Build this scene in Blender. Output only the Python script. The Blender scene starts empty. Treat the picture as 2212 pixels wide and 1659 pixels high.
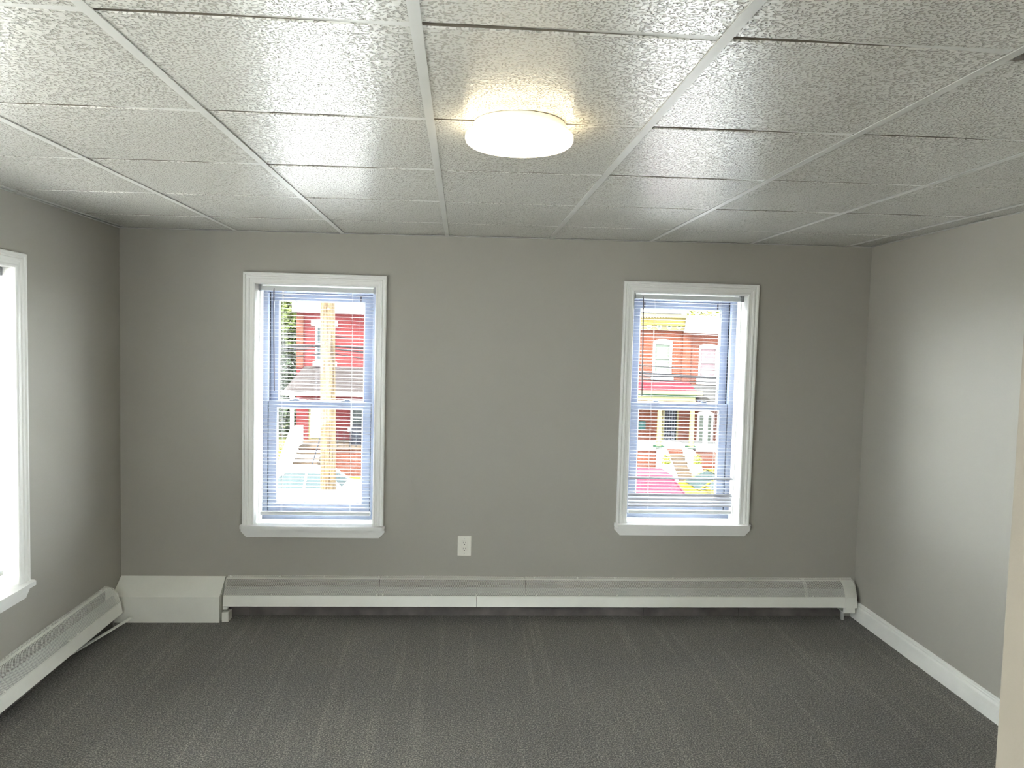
import bpy, math, random
from mathutils import Matrix, Vector
random.seed(7)
S = bpy.context.scene
COL = S.collection

# ------------------------------------------------------------------ camera
IW, IH, F = 2212, 1659, 1572.24
YAW, PITCH, ROLL, EYE = -0.069493, -0.056637, -0.025701, 1.668
def Rcam():
    cy, sy = math.cos(YAW), math.sin(YAW)
    cp, sp = math.cos(PITCH), math.sin(PITCH)
    cr, sr = math.cos(ROLL), math.sin(ROLL)
    return (Matrix(((cy, -sy, 0), (sy, cy, 0), (0, 0, 1)))
            @ Matrix(((1, 0, 0), (0, cp, -sp), (0, sp, cp)))
            @ Matrix(((cr, 0, sr), (0, 1, 0), (-sr, 0, cr))))      # columns: right, forward, up
RC = Rcam()
cam_d = bpy.data.cameras.new('camera')
cam_d.sensor_fit = 'HORIZONTAL'; cam_d.sensor_width = 36.0; cam_d.lens = F / IW * 36.0
cam_d.clip_start = 0.02; cam_d.clip_end = 500
cam = bpy.data.objects.new('camera', cam_d); COL.objects.link(cam)
r, f, u = RC.col[0], RC.col[1], RC.col[2]
cam.matrix_world = Matrix(((r[0], u[0], -f[0], 0), (r[1], u[1], -f[1], 0), (r[2], u[2], -f[2], EYE), (0, 0, 0, 1)))
S.camera = cam
def at(px, py, Y):                      # pixel -> point on the plane y = Y (a facade, a kerb line, ...)
    d = RC @ Vector(((px - IW / 2) / F, 1.0, -(py - IH / 2) / F))
    return Vector((d.x * Y / d.y, Y, EYE + d.z * Y / d.y))

# ------------------------------------------------------------------ sky, sun, exposure
wd = bpy.data.worlds.new('sky'); S.world = wd; wd.use_nodes = True
bg = wd.node_tree.nodes['Background']
bg.inputs['Color'].default_value = (0.93, 0.97, 1.0, 1)
bg.inputs['Strength'].default_value = 12.0
sun_d = bpy.data.lights.new('sun', 'SUN'); sun_d.energy = 15.0; sun_d.angle = math.radians(3); sun_d.color = (1.0, 0.93, 0.82)
sun = bpy.data.objects.new('sun', sun_d); COL.objects.link(sun)
sun.rotation_euler = Vector((0.50, 0.45, -0.80)).to_track_quat('-Z', 'Y').to_euler()
sun.location = (-10, -10, 20)
S.view_settings.view_transform = 'Standard'; S.view_settings.look = 'None'
S.view_settings.gamma = 1.0; S.view_settings.exposure = 1.42; S.view_settings.use_curve_mapping = False
LAMP_POWER = 3.2

# ------------------------------------------------------------------ room numbers
def CZ(x, y): return 2.2817 + 0.0095 * x + 0.00448 * (y - 3.0)      # underside of the ceiling tiles (the old house is a little out of level)
YB, WB = 4.359, -0.00423        # back wall  y = YB + WB x
XL, WL = -1.9591, -0.01402      # left wall  x = XL + WL (y-3)
XR, WR = 2.4665, 0.02243        # right wall
TH = 0.26                       # outer wall thickness
YP0, YP1, XP = 0.79, 0.90, 0.727   # partition behind/around the camera: faces and right edge of its opening
YREAR = -2.9
TOP = 2.42
GX, GY, T = -0.1022, 1.4523, 0.6096

# ------------------------------------------------------------------ helpers
class MB:
    def __init__(s): s.v = []; s.f = []
    def add(s, vs, fs):
        n = len(s.v); s.v += [tuple(p) for p in vs]; s.f += [tuple(i + n for i in q) for q in fs]; return s
    def box(s, x0, x1, y0, y1, z0, z1):
        return s.add([(x0, y0, z0), (x1, y0, z0), (x1, y1, z0), (x0, y1, z0), (x0, y0, z1), (x1, y0, z1), (x1, y1, z1), (x0, y1, z1)],
                     [(0, 3, 2, 1), (4, 5, 6, 7), (0, 1, 5, 4), (1, 2, 6, 5), (2, 3, 7, 6), (3, 0, 4, 7)])
    def cbox(s, x0, x1, y0, y1, z0, z1, c):     # box with chamfered edges along all three axes (12 + 8 extra faces)
        vs = []; idx = {}
        for ix, x in enumerate((x0, x1)):
            for iy, y in enumerate((y0, y1)):
                for iz, z in enumerate((z0, z1)):
                    sx, sy, sz = (1 if ix == 0 else -1), (1 if iy == 0 else -1), (1 if iz == 0 else -1)
                    for a, p in enumerate(((x, y + sy * c, z + sz * c), (x + sx * c, y, z + sz * c), (x + sx * c, y + sy * c, z))):
                        idx[(ix, iy, iz, a)] = len(vs); vs.append(p)
        I = lambda *k: idx[k]
        fs = []
        for k in (0, 1):
            fs += [[I(k, 0, 0, 0), I(k, 0, 1, 0), I(k, 1, 1, 0), I(k, 1, 0, 0)], [I(0, k, 0, 1), I(1, k, 0, 1), I(1, k, 1, 1), I(0, k, 1, 1)], [I(0, 0, k, 2), I(0, 1, k, 2), I(1, 1, k, 2), I(1, 0, k, 2)]]
            for l in (0, 1):
                fs += [[I(k, l, 0, 0), I(k, l, 0, 1), I(k, l, 1, 1), I(k, l, 1, 0)], [I(k, 0, l, 0), I(k, 0, l, 2), I(k, 1, l, 2), I(k, 1, l, 0)], [I(0, k, l, 1), I(0, k, l, 2), I(1, k, l, 2), I(1, k, l, 1)]]
                for m in (0, 1): fs.append([I(k, l, m, 0), I(k, l, m, 1), I(k, l, m, 2)])
        return s.add(vs, fs)
    def prism(s, poly, axis, a, b):             # poly: 2D points; axis 'x': (y,z) 'y': (x,z) 'z': (x,y)
        def P(p, t): return {'x': (t, p[0], p[1]), 'y': (p[0], t, p[1]), 'z': (p[0], p[1], t)}[axis]
        n = len(poly)
        return s.add([P(p, a) for p in poly] + [P(p, b) for p in poly],
                     [tuple(range(n)), tuple(range(2 * n - 1, n - 1, -1))] + [(i, (i + 1) % n, n + (i + 1) % n, n + i) for i in range(n)])
    def loft(s, rings, caps=True, closed=True):
        n = len(rings[0]); vs = [p for rg in rings for p in rg]; fs = []
        for k in range(len(rings) - 1):
            for i in range(n if closed else n - 1):
                j = (i + 1) % n
                fs.append((k * n + i, k * n + j, (k + 1) * n + j, (k + 1) * n + i))
        if caps: fs += [tuple(range(n)), tuple(range(len(vs) - 1, len(vs) - n - 1, -1))]
        return s.add(vs, fs)
    def tube(s, pts, rad, n=8):
        pts = [Vector(p) for p in pts]; rings = []
        for i, p in enumerate(pts):
            d = (pts[min(i + 1, len(pts) - 1)] - pts[max(i - 1, 0)]).normalized()
            h = Vector((0, 0, 1)) if abs(d.z) < 0.9 else Vector((1, 0, 0))
            a = d.cross(h).normalized(); b = d.cross(a)
            rr = rad[i] if isinstance(rad, (list, tuple)) else rad
            rings.append([p + (a * math.cos(t) + b * math.sin(t)) * rr for t in (2 * math.pi * k / n for k in range(n))])
        return s.loft(rings)
    def lathe(s, prof, n=32, cx=0, cy=0):       # prof: (r, z)
        return s.loft([[(cx + rr * math.cos(2 * math.pi * k / n), cy + rr * math.sin(2 * math.pi * k / n), z) for k in range(n)] for rr, z in prof])
    def wall(s, u0, u1, z0, z1, th, holes):     # slab with rectangular holes, local x along, y 0..th
        us = sorted({u0, u1} | {h[0] for h in holes} | {h[1] for h in holes}); zs = sorted({z0, z1} | {h[2] for h in holes} | {h[3] for h in holes})
        def hole(a, b): return any(h[0] < a < h[1] and h[2] < b < h[3] for h in holes)
        solid = [[not hole((us[i] + us[i + 1]) / 2, (zs[j] + zs[j + 1]) / 2) for j in range(len(zs) - 1)] for i in range(len(us) - 1)]
        nu, nz = len(us), len(zs)
        vs = [(uu, y, z) for y in (0, th) for uu in us for z in zs]
        V = lambda k, i, j: k * nu * nz + i * nz + j
        fs = []
        ok = lambda i, j: 0 <= i < nu - 1 and 0 <= j < nz - 1 and solid[i][j]
        for i in range(nu - 1):
            for j in range(nz - 1):
                if not solid[i][j]: continue
                fs += [(V(0, i, j), V(0, i + 1, j), V(0, i + 1, j + 1), V(0, i, j + 1)), (V(1, i, j), V(1, i, j + 1), V(1, i + 1, j + 1), V(1, i + 1, j))]
                if not ok(i - 1, j): fs.append((V(0, i, j), V(0, i, j + 1), V(1, i, j + 1), V(1, i, j)))
                if not ok(i + 1, j): fs.append((V(0, i + 1, j), V(1, i + 1, j), V(1, i + 1, j + 1), V(0, i + 1, j + 1)))
                if not ok(i, j - 1): fs.append((V(0, i, j), V(1, i, j), V(1, i + 1, j), V(0, i + 1, j)))
                if not ok(i, j + 1): fs.append((V(0, i, j + 1), V(0, i + 1, j + 1), V(1, i + 1, j + 1), V(1, i, j + 1)))
        return s.add(vs, fs)
    def mesh(s, name, mat, smooth=None):
        me = bpy.data.meshes.new(name); me.from_pydata(s.v, [], s.f); me.materials.append(mat)
        import bmesh
        bm = bmesh.new(); bm.from_mesh(me); bmesh.ops.recalc_face_normals(bm, faces=bm.faces); bm.to_mesh(me); bm.free()
        if smooth is not None:
            me.shade_smooth(); me.set_sharp_from_angle(angle=math.radians(smooth))
        me.update(); return me
    def build(s, name, mat, parent=None, smooth=None, loc=None, rot=None):
        return link(name, s.mesh(name, mat, smooth), parent, loc, rot)
def link(name, me, parent=None, loc=None, rot=None):
    o = bpy.data.objects.new(name, me); COL.objects.link(o)
    if parent is not None: o.parent = parent
    if loc is not None: o.location = loc
    if rot is not None: o.rotation_euler = rot
    return o
def tag(o, label=None, cat=None, group=None, kind=None):
    if label: o['label'] = label
    if cat: o['category'] = cat
    if group: o['group'] = group
    if kind: o['kind'] = kind
    return o
def thing(name, label, cat, loc=(0, 0, 0), rz=0.0, group=None, kind=None):
    o = link(name, None, None, loc, (0, 0, rz)); o.empty_display_size = 0.1
    return tag(o, label, cat, group, kind)

# ------------------------------------------------------------------ materials
def new_mat(name):
    m = bpy.data.materials.new(name); m.use_nodes = True
    nt = m.node_tree; b = nt.nodes['Principled BSDF']
    return m, nt, b
def coords(nt, scale=(1, 1, 1), which='Object'):
    tc = nt.nodes.new('ShaderNodeTexCoord'); mp = nt.nodes.new('ShaderNodeMapping'); mp.inputs['Scale'].default_value = scale
    nt.links.new(tc.outputs[which], mp.inputs['Vector']); return mp.outputs['Vector']
def noise(nt, vec, scale, detail=2.0, rough=0.5):
    n = nt.nodes.new('ShaderNodeTexNoise'); n.inputs['Scale'].default_value = scale; n.inputs['Detail'].default_value = detail
    n.inputs['Roughness'].default_value = rough; nt.links.new(vec, n.inputs['Vector']); return n.outputs['Fac']
def ramp(nt, fac, stops):
    c = nt.nodes.new('ShaderNodeValToRGB'); el = c.color_ramp.elements
    while len(el) < len(stops): el.new(0.5)
    for e, (p, col) in zip(el, stops): e.position = p; e.color = col if len(col) == 4 else (*col, 1)
    nt.links.new(fac, c.inputs['Fac']); return c.outputs['Color']
def mixc(nt, fac, a, b, blend='MIX'):
    n = nt.nodes.new('ShaderNodeMix'); n.data_type = 'RGBA'; n.blend_type = blend
    for s_, v in ((n.inputs[0], fac), (n.inputs[6], a), (n.inputs[7], b)):
        if hasattr(v, 'links') or isinstance(v, bpy.types.NodeSocket): nt.links.new(v, s_)
        elif isinstance(v, (int, float)): s_.default_value = v
        else: s_.default_value = (*v, 1)
    return n.outputs[2]
def bump(nt, b, h, strength, dist):
    n = nt.nodes.new('ShaderNodeBump'); n.inputs['Strength'].default_value = strength; n.inputs['Distance'].default_value = dist
    nt.links.new(h, n.inputs['Height']); nt.links.new(n.outputs['Normal'], b.inputs['Normal'])
def paint(name, col, rough=0.5, var=0.04, vscale=3.0, bs=0.0, bscale=150.0, metal=0.0, spec=0.5, which='Object'):
    m, nt, b = new_mat(name)
    b.inputs['Roughness'].default_value = rough; b.inputs['Metallic'].default_value = metal; b.inputs['Specular IOR Level'].default_value = spec
    v = coords(nt, which=which)
    lo = tuple(c * (1 - var) for c in col); hi = tuple(min(1, c * (1 + var)) for c in col)
    nt.links.new(ramp(nt, noise(nt, v, vscale, 3), [(0.3, lo), (0.7, hi)]), b.inputs['Base Color'])
    if bs > 0: bump(nt, b, noise(nt, v, bscale, 2), bs, 0.002)
    return m
M = {}
M['wall'] = paint('wall_paint', (0.41, 0.392, 0.342), 0.55, 0.015, 1.2, 0.12, 220)
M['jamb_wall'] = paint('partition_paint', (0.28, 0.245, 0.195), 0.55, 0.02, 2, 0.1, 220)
M['trim'] = paint('white_trim_paint', (0.88, 0.88, 0.85), 0.35, 0.02, 6, 0.10, 90)
M['trim_rough'] = paint('old_white_paint', (0.88, 0.88, 0.83), 0.38, 0.03, 8, 0.5, 60)
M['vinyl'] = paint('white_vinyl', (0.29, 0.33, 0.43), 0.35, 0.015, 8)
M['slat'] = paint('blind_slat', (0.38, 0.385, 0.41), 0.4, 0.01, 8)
M['rail'] = paint('blind_rail', (0.66, 0.68, 0.69), 0.35, 0.01, 8)
M['cord'] = paint('blind_cord', (0.85, 0.85, 0.84), 0.7, 0.02, 50)
M['wand'] = paint('grey_plastic_wand', (0.16, 0.15, 0.17), 0.25, 0.02, 20)
M['heater'] = paint('heater_white', (0.88, 0.88, 0.81), 0.38, 0.03, 7, 0.06, 40)
M['box'] = paint('box_white', (0.88, 0.88, 0.81), 0.42, 0.03, 5, 0.1, 60)
M['heater_in'] = paint('heater_inner', (0.16, 0.14, 0.13), 0.6, 0.3, 9)
M['zinc'] = paint('dull_zinc_damper', (0.40, 0.40, 0.375), 0.45, 0.12, 6)
M['fin'] = paint('aluminium_fins', (0.30, 0.30, 0.29), 0.4, 0.2, 30, metal=0.6)
M['copper'] = paint('dull_copper', (0.34, 0.19, 0.13), 0.45, 0.2, 20, metal=0.8)
M['dark'] = paint('dark_gap', (0.02, 0.02, 0.02), 0.7, 0.1, 5)
M['steel'] = paint('steel_screw', (0.62, 0.62, 0.58), 0.35, 0.05, 30, metal=0.4)
M['tee'] = paint('ceiling_grid_paint', (0.62, 0.62, 0.585), 0.4, 0.03, 10, 0.1, 80)
M['plate'] = paint('outlet_plastic', (0.86, 0.84, 0.76), 0.3, 0.01, 10)
M['lampbase'] = paint('lamp_base_white', (0.85, 0.82, 0.76), 0.4, 0.01, 10)

# ceiling tile: glossy paint over a pitted board; flat lands with shallow pits
def tile_mat():
    m, nt, b = new_mat('ceiling_tile_paint')
    v = coords(nt, which='Generated'); nt.nodes.remove(v.node); tc = nt.nodes['Texture Coordinate']
    geo = nt.nodes.new('ShaderNodeNewGeometry'); pos = geo.outputs['Position']
    b.inputs['Roughness'].default_value = 0.27; b.inputs['Specular IOR Level'].default_value = 0.9
    col = ramp(nt, noise(nt, pos, 1.6, 3), [(0.3, (0.73, 0.725, 0.67)), (0.7, (0.79, 0.785, 0.73))])
    # brown water stain at one tile corner
    d = nt.nodes.new('ShaderNodeVectorMath'); d.operation = 'DISTANCE'; nt.links.new(pos, d.inputs[0]); d.inputs[1].default_value = STAIN
    nz = noise(nt, pos, 40, 3); ad = nt.nodes.new('ShaderNodeMath'); ad.operation = 'MULTIPLY_ADD'; nt.links.new(nz, ad.inputs[0]); ad.inputs[1].default_value = 0.03
    nt.links.new(d.outputs['Value'], ad.inputs[2])
    st = ramp(nt, ad.outputs[0], [(0.030, (1, 1, 1)), (0.048, (0, 0, 0))])
    col = mixc(nt, st, col, (0.10, 0.075, 0.045))
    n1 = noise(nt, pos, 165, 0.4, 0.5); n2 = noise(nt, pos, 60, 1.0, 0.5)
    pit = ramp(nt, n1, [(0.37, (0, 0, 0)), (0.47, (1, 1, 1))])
    nt.links.new(mixc(nt, 1.0, col, ramp(nt, n1, [(0.36, (0.72, 0.71, 0.68)), (0.46, (1, 1, 1))]), 'MULTIPLY'), b.inputs['Base Color'])     # fissures darkened in colour: bare board plus painted-in shade
    h = mixc(nt, 0.16, pit, n2, 'MIX')
    bump(nt, b, h, 1.0, 0.0085)
    return m
STAIN = (1.148, 1.478, 2.287)
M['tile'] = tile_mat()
M['tile_edge'] = paint('raw_tile_edge', (0.17, 0.148, 0.115), 0.9, 0.15, 30)
# carpet: dark grey twisted pile with vacuum tracks along the room
def carpet_mat():
    m, nt, b = new_mat('carpet_pile')
    b.inputs['Roughness'].default_value = 0.95; b.inputs['Specular IOR Level'].default_value = 0.1
    b.inputs['Sheen Weight'].default_value = 0.35; b.inputs['Sheen Roughness'].default_value = 0.6
    v = coords(nt)
    sp = ramp(nt, noise(nt, v, 150, 4, 0.8), [(0.40, (0.016, 0.0145, 0.012)), (0.50, (0.105, 0.096, 0.080)), (0.60, (0.45, 0.415, 0.355))])
    patch = ramp(nt, noise(nt, v, 1.3, 2), [(0.3, (0.85, 0.85, 0.87)), (0.7, (1.12, 1.11, 1.08))])
    col = mixc(nt, 1.0, sp, patch, 'MULTIPLY')
    mp = coords(nt, (7.5, 0.30, 1.0)); st = ramp(nt, noise(nt, mp, 2.0, 2.0, 0.6), [(0.55, (1, 1, 1)), (0.64, (1.30, 1.30, 1.29)), (0.74, (1.05, 1.05, 1.05))])
    col = mixc(nt, 1.0, col, st, 'MULTIPLY')
    nt.links.new(col, b.inputs['Base Color'])
    bump(nt, b, noise(nt, v, 130, 4, 0.75), 1.0, 0.009)
    return m
M['carpet'] = carpet_mat()
def glass_mat(name, tint=(1, 1, 1), gloss=0.06):
    m = bpy.data.materials.new(name); m.use_nodes = True; nt = m.node_tree; nt.nodes.clear()
    out = nt.nodes.new('ShaderNodeOutputMaterial'); mx = nt.nodes.new('ShaderNodeMixShader')
    t = nt.nodes.new('ShaderNodeBsdfTransparent'); g = nt.nodes.new('ShaderNodeBsdfGlossy'); g.inputs['Roughness'].default_value = 0.02
    t.inputs['Color'].default_value = (*tint, 1); mx.inputs[0].default_value = gloss
    nt.links.new(t.outputs[0], mx.inputs[1]); nt.links.new(g.outputs[0], mx.inputs[2]); nt.links.new(mx.outputs[0], out.inputs['Surface'])
    return m
M['glass'] = glass_mat('window_glass', (0.97, 0.985, 0.98), 0.05)
def emit(name, col, st):
    m, nt, b = new_mat(name)
    b.inputs['Base Color'].default_value = (0.9, 0.9, 0.88, 1); b.inputs['Emission Color'].default_value = (*col, 1); b.inputs['Emission Strength'].default_value = st
    return m
M['lampglow'] = emit('lamp_diffuser_lit', (1.0, 0.82, 0.54), LAMP_POWER)
def brick_mat(name, c1, c2, mortar, scale=1.0):
    m, nt, b = new_mat(name); b.inputs['Roughness'].default_value = 0.9; b.inputs['Specular IOR Level'].default_value = 0.05
    tc = nt.nodes.new('ShaderNodeTexCoord'); sx = nt.nodes.new('ShaderNodeSeparateXYZ'); cb = nt.nodes.new('ShaderNodeCombineXYZ')
    nt.links.new(tc.outputs['Object'], sx.inputs[0])
    ad = nt.nodes.new('ShaderNodeMath'); nt.links.new(sx.outputs[0], ad.inputs[0]); nt.links.new(sx.outputs[1], ad.inputs[1])
    nt.links.new(ad.outputs[0], cb.inputs[0]); nt.links.new(sx.outputs[2], cb.inputs[1])
    br = nt.nodes.new('ShaderNodeTexBrick'); nt.links.new(cb.outputs[0], br.inputs['Vector'])
    br.inputs['Color1'].default_value = (*c1, 1); br.inputs['Color2'].default_value = (*c2, 1); br.inputs['Mortar'].default_value = (*mortar, 1)
    br.inputs['Scale'].default_value = 1.0; br.inputs['Brick Width'].default_value = 0.21 * scale; br.inputs['Row Height'].default_value = 0.075 * scale
    br.inputs['Mortar Size'].default_value = 0.008
    v = coords(nt)
    nt.links.new(mixc(nt, 1.0, br.outputs['Color'], ramp(nt, noise(nt, v, 1.5, 4), [(0.3, (0.85, 0.85, 0.85)), (0.7, (1.1, 1.1, 1.1))]), 'MULTIPLY'), b.inputs['Base Color'])
    return m
M['brick_red'] = brick_mat('painted_red_brick', (0.0472, 0.0081, 0.00864), (0.05428, 0.01013, 0.01013), (0.04956, 0.01215, 0.01215))
M['brick_orange'] = brick_mat('orange_red_brick', (0.04484, 0.01148, 0.00648), (0.0531, 0.01485, 0.0081), (0.05664, 0.0324, 0.02295))
M['brick_orange2'] = brick_mat('dull_orange_brick', (0.04012, 0.0108, 0.00675), (0.04838, 0.01418, 0.008775), (0.05428, 0.0324, 0.0243))
M['ext_white'] = paint('exterior_white', (0.2, 0.198, 0.19), 0.6, 0.03, 2, spec=0.06)
M['ext_cream'] = paint('exterior_cream', (0.075, 0.066, 0.033), 0.6, 0.03, 2, spec=0.06)
M['ext_yellow'] = paint('exterior_yellow', (0.0792, 0.0636, 0.018), 0.6, 0.03, 2, spec=0.06)
M['ext_green'] = paint('exterior_green', (0.006, 0.0228, 0.0114), 0.6, 0.05, 2, spec=0.06)
M['ext_teal'] = paint('exterior_teal', (0.0096, 0.0324, 0.0312), 0.5, 0.1, 6, spec=0.06)
M['ext_pane'] = paint('far_window_pane', (0.0216, 0.0252, 0.0252), 0.15, 0.2, 2, spec=0.06)
M['ext_shade'] = paint('far_window_shade', (0.048, 0.0564, 0.0456), 0.5, 0.06, 2, spec=0.06)
M['ext_curtain'] = paint('far_window_curtain', (0.06, 0.0408, 0.0444), 0.6, 0.15, 5, spec=0.06)
M['ext_dark'] = paint('far_dark_door', (0.0072, 0.0078, 0.0108), 0.4, 0.2, 4, spec=0.06)
M['iron'] = paint('white_scroll_iron', (0.1, 0.1, 0.11), 0.5, 0.05, 4, spec=0.06)
M['shingle'] = paint('grey_brown_shingles', (0.018, 0.015, 0.01464), 0.85, 0.12, 3, spec=0.06)
M['shingle2'] = paint('grey_shingles', (0.024, 0.0234, 0.0234), 0.85, 0.12, 3, spec=0.06)
M['pink_roof'] = paint('red_porch_roof', (0.036, 0.00504, 0.00816), 0.6, 0.06, 2, spec=0.06)
M['tan'] = paint('tan_stair_stone', (0.0432, 0.0312, 0.0216), 0.8, 0.08, 2, spec=0.06)
M['concrete'] = paint('street_concrete', (0.385, 0.364, 0.336), 0.85, 0.08, 1.2)
M['asphalt'] = paint('asphalt', (0.30, 0.30, 0.30), 0.9, 0.1, 0.8)
M['grass'] = paint('lawn_grass', (0.048, 0.0552, 0.0084), 0.9, 0.3, 4, spec=0.06)
M['leaf_light'] = paint('leaf_yellow_green', (0.084, 0.0924, 0.0144), 0.6, 0.3, 1.5, spec=0.06)
M['leaf_mid'] = paint('leaf_green', (0.0432, 0.0564, 0.0144), 0.6, 0.35, 1.5, spec=0.06)
M['leaf_dark'] = paint('leaf_dark_green', (0.0168, 0.024, 0.0132), 0.6, 0.35, 1.5, spec=0.06)
M['bark'] = paint('bark', (0.18, 0.13, 0.09), 0.9, 0.3, 6)
M['roof_white'] = paint('white_roof_coating', (0.80, 0.80, 0.80), 0.5, 0.03, 1)
M['cable'] = paint('black_cable', (0.006, 0.006, 0.007), 0.8, 0.1, 3, spec=0.1)
M['car_white'] = paint('car_white', (0.82, 0.82, 0.82), 0.25, 0.01, 1)
M['car_pink'] = paint('car_faded_red', (0.048, 0.0084, 0.0168), 0.3, 0.02, 1, spec=0.06)
M['car_yellow'] = paint('car_yellow', (0.045, 0.038, 0.004), 0.25, 0.02, 1, spec=0.06)
M['car_glass'] = paint('car_glass', (0.012, 0.0192, 0.0204), 0.25, 0.05, 2, spec=0.15)
M['tyre'] = paint('tyre_rubber', (0.03, 0.03, 0.03), 0.8, 0.1, 5)
M['tail'] = paint('tail_light_red', (0.75, 0.02, 0.03), 0.25, 0.02, 5)
def pole_mat():
    m, nt, b = new_mat('weathered_pole_wood'); b.inputs['Roughness'].default_value = 0.9; b.inputs['Specular IOR Level'].default_value = 0.06
    v = coords(nt, (14, 14, 0.8)); c = ramp(nt, noise(nt, v, 2.5, 4, 0.6), [(0.40, (0.021, 0.014, 0.008)), (0.5, (0.040, 0.029, 0.0165)), (0.62, (0.056, 0.043, 0.025))])
    nt.links.new(c, b.inputs['Base Color']); bump(nt, b, noise(nt, v, 4, 3), 0.5, 0.01); return m
M['pole'] = pole_mat()

# ================================================================== THE ROOM
def stc(o, label, cat): return tag(o, label, cat, kind='structure')
XLo, XRo = XL - 0.6, XR + 0.6
stc(MB().box(-2.05, 2.62, YREAR - 0.1, YB + 0.05, -0.25, 0.0).build('floor', M['carpet']), 'dark grey speckled carpet with vacuum tracks', 'carpet')
ceil = stc(MB().box(-2.3, 2.9, YREAR - 0.1, YB + TH, TOP, TOP + 0.12).build('ceiling', M['tee']), 'suspended ceiling of textured white tiles in a metal grid', 'ceiling')

# wall frames: local x to the viewer's right, local y outward through the wall, origin on the wall face
rzB = math.atan2(WB, 1); rzL = math.atan2(1, WL); rzR = math.atan2(-1, -WR)
def FB(x, z=0.0): return (x, YB + WB * x, z)
def FL(y, z=0.0): return (XL + WL * (y - 3), y, z)
def FR(y, z=0.0): return (XR + WR * (y - 3), y, z)
CW = 0.066
W1 = dict(x0=-1.276, x1=-0.449, zt=2.040, zs=0.552, zm=1.258)
W2 = dict(x0=0.962, x1=1.792, zt=2.056, zs=0.583, zm=1.292)
W3 = dict(x0=2.575, x1=3.405, zt=2.006, zs=0.530, zm=1.235)
W4 = dict(x0=1.00, x1=1.83, zt=2.006, zs=0.530, zm=1.235)
W5 = dict(x0=0.30, x1=1.50, zt=2.10, zs=0.45, zm=1.25)
W6 = dict(x0=-1.30, x1=-0.20, zt=2.006, zs=0.530, zm=1.235)
W7 = dict(x0=-0.55, x1=0.35, zt=2.006, zs=0.53, zm=1.235)
def hole(w, c): return (w['x0'] + CW - 0.012 - c, w['x1'] - CW + 0.012 - c, w['zs'] - 0.03, w['zt'] - CW + 0.012)
stc(MB().wall(-2.3, 2.8, -0.25, TOP, TH, [hole(W1, 0), hole(W2, 0)]).build('wall_back', M['wall'], loc=FB(0), rot=(0, 0, rzB)), 'grey painted wall with two white windows', 'wall')
stc(MB().wall(YREAR - 0.1, YB + 0.06, -0.25, TOP, TH, [hole(W3, 0), hole(W4, 0), hole(W6, 0)]).build('wall_left', M['wall'], loc=FL(0), rot=(0, 0, rzL)), 'grey painted wall with one white window above a heater', 'wall')
stc(MB().wall(-(YB + 0.06), -(YREAR - 0.1), -0.25, TOP, TH, [hole(W5, 0)]).build('wall_right', M['wall'], loc=FR(0), rot=(0, 0, rzR)), 'plain grey painted wall with white baseboard', 'wall')
stc(MB().wall(-2.8, 2.3, -0.25, TOP, TH, [hole(W7, 0)]).build('wall_rear', M['wall'], loc=(0, YREAR, 0), rot=(0, 0, math.pi)), 'grey painted wall of the room behind the opening', 'wall')
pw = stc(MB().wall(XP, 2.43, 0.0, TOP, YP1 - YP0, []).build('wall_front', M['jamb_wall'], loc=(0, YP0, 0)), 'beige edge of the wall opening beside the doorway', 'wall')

# ---------------------------------------------------------------- ceiling tiles and grid (children of the ceiling)
rot_c = (0.00448, -0.0095, 0)
def tile_mesh(w, d):
    m = MB(); c = 0.003; h = 0.016
    a, b = w / 2, d / 2
    m.loft([[(-a + c, -b + c, 0), (a - c, -b + c, 0), (a - c, b - c, 0), (-a + c, b - c, 0)],
            [(-a, -b, c), (a, -b, c), (a, b, c), (-a, b, c)], [(-a, -b, h), (a, -b, h), (a, b, h), (-a, b, h)]])
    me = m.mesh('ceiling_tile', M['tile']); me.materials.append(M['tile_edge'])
    for p in me.polygons: p.material_index = 1 if abs(p.normal.z) < 0.3 else 0
    return me
xs = [(XL + 0.02, GX - 3 * T)] + [(GX + i * T, GX + (i + 1) * T) for i in range(-3, 4)] + [(GX + 4 * T, XR + 0.03)]
ys = [(YP1, GY)] + [(GY + j * T, GY + (j + 1) * T) for j in range(0, 4)] + [(GY + 4 * T, YB)]
cache = {}
for (xa, xb) in xs:
    for (ya, yb) in ys:
        w, d = round(xb - xa - 0.004, 3), round(yb - ya - 0.017, 3)
        if xa < -1.9 or xb > 2.4:            # border pieces reach into the wall edge
            pass
        key = (w, d)
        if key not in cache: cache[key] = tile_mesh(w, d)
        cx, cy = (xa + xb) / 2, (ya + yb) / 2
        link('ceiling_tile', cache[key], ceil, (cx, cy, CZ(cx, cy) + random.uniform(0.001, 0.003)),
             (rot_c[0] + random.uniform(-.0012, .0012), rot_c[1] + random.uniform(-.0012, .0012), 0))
def tee_mesh(name, length, w=0.024, th=0.0022, rise=0.035):
    a = w / 2; m = MB()
    m.prism([(-a, 0), (a, 0), (a, th), (0.0015, th), (0.0015, rise), (-0.0015, rise), (-0.0015, th), (-a, th)], 'y', -length / 2, length / 2)
    return m.mesh(name, M['tee'])
L = YB + 0.0 - YP1
tm = tee_mesh('main_tee', L)
for i in range(-3, 5):
    x = GX + i * T; y = (YP1 + YB) / 2
    link('main_tee', tm, ceil, (x, y, CZ(x, y) - 0.0012), rot_c)
ct = tee_mesh('cross_tee', T - 0.024); cl = tee_mesh('cross_tee', (GX - 3 * T) - XL - 0.01); cr_ = tee_mesh('cross_tee', XR + 0.02 - (GX + 4 * T) - 0.012)
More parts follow.
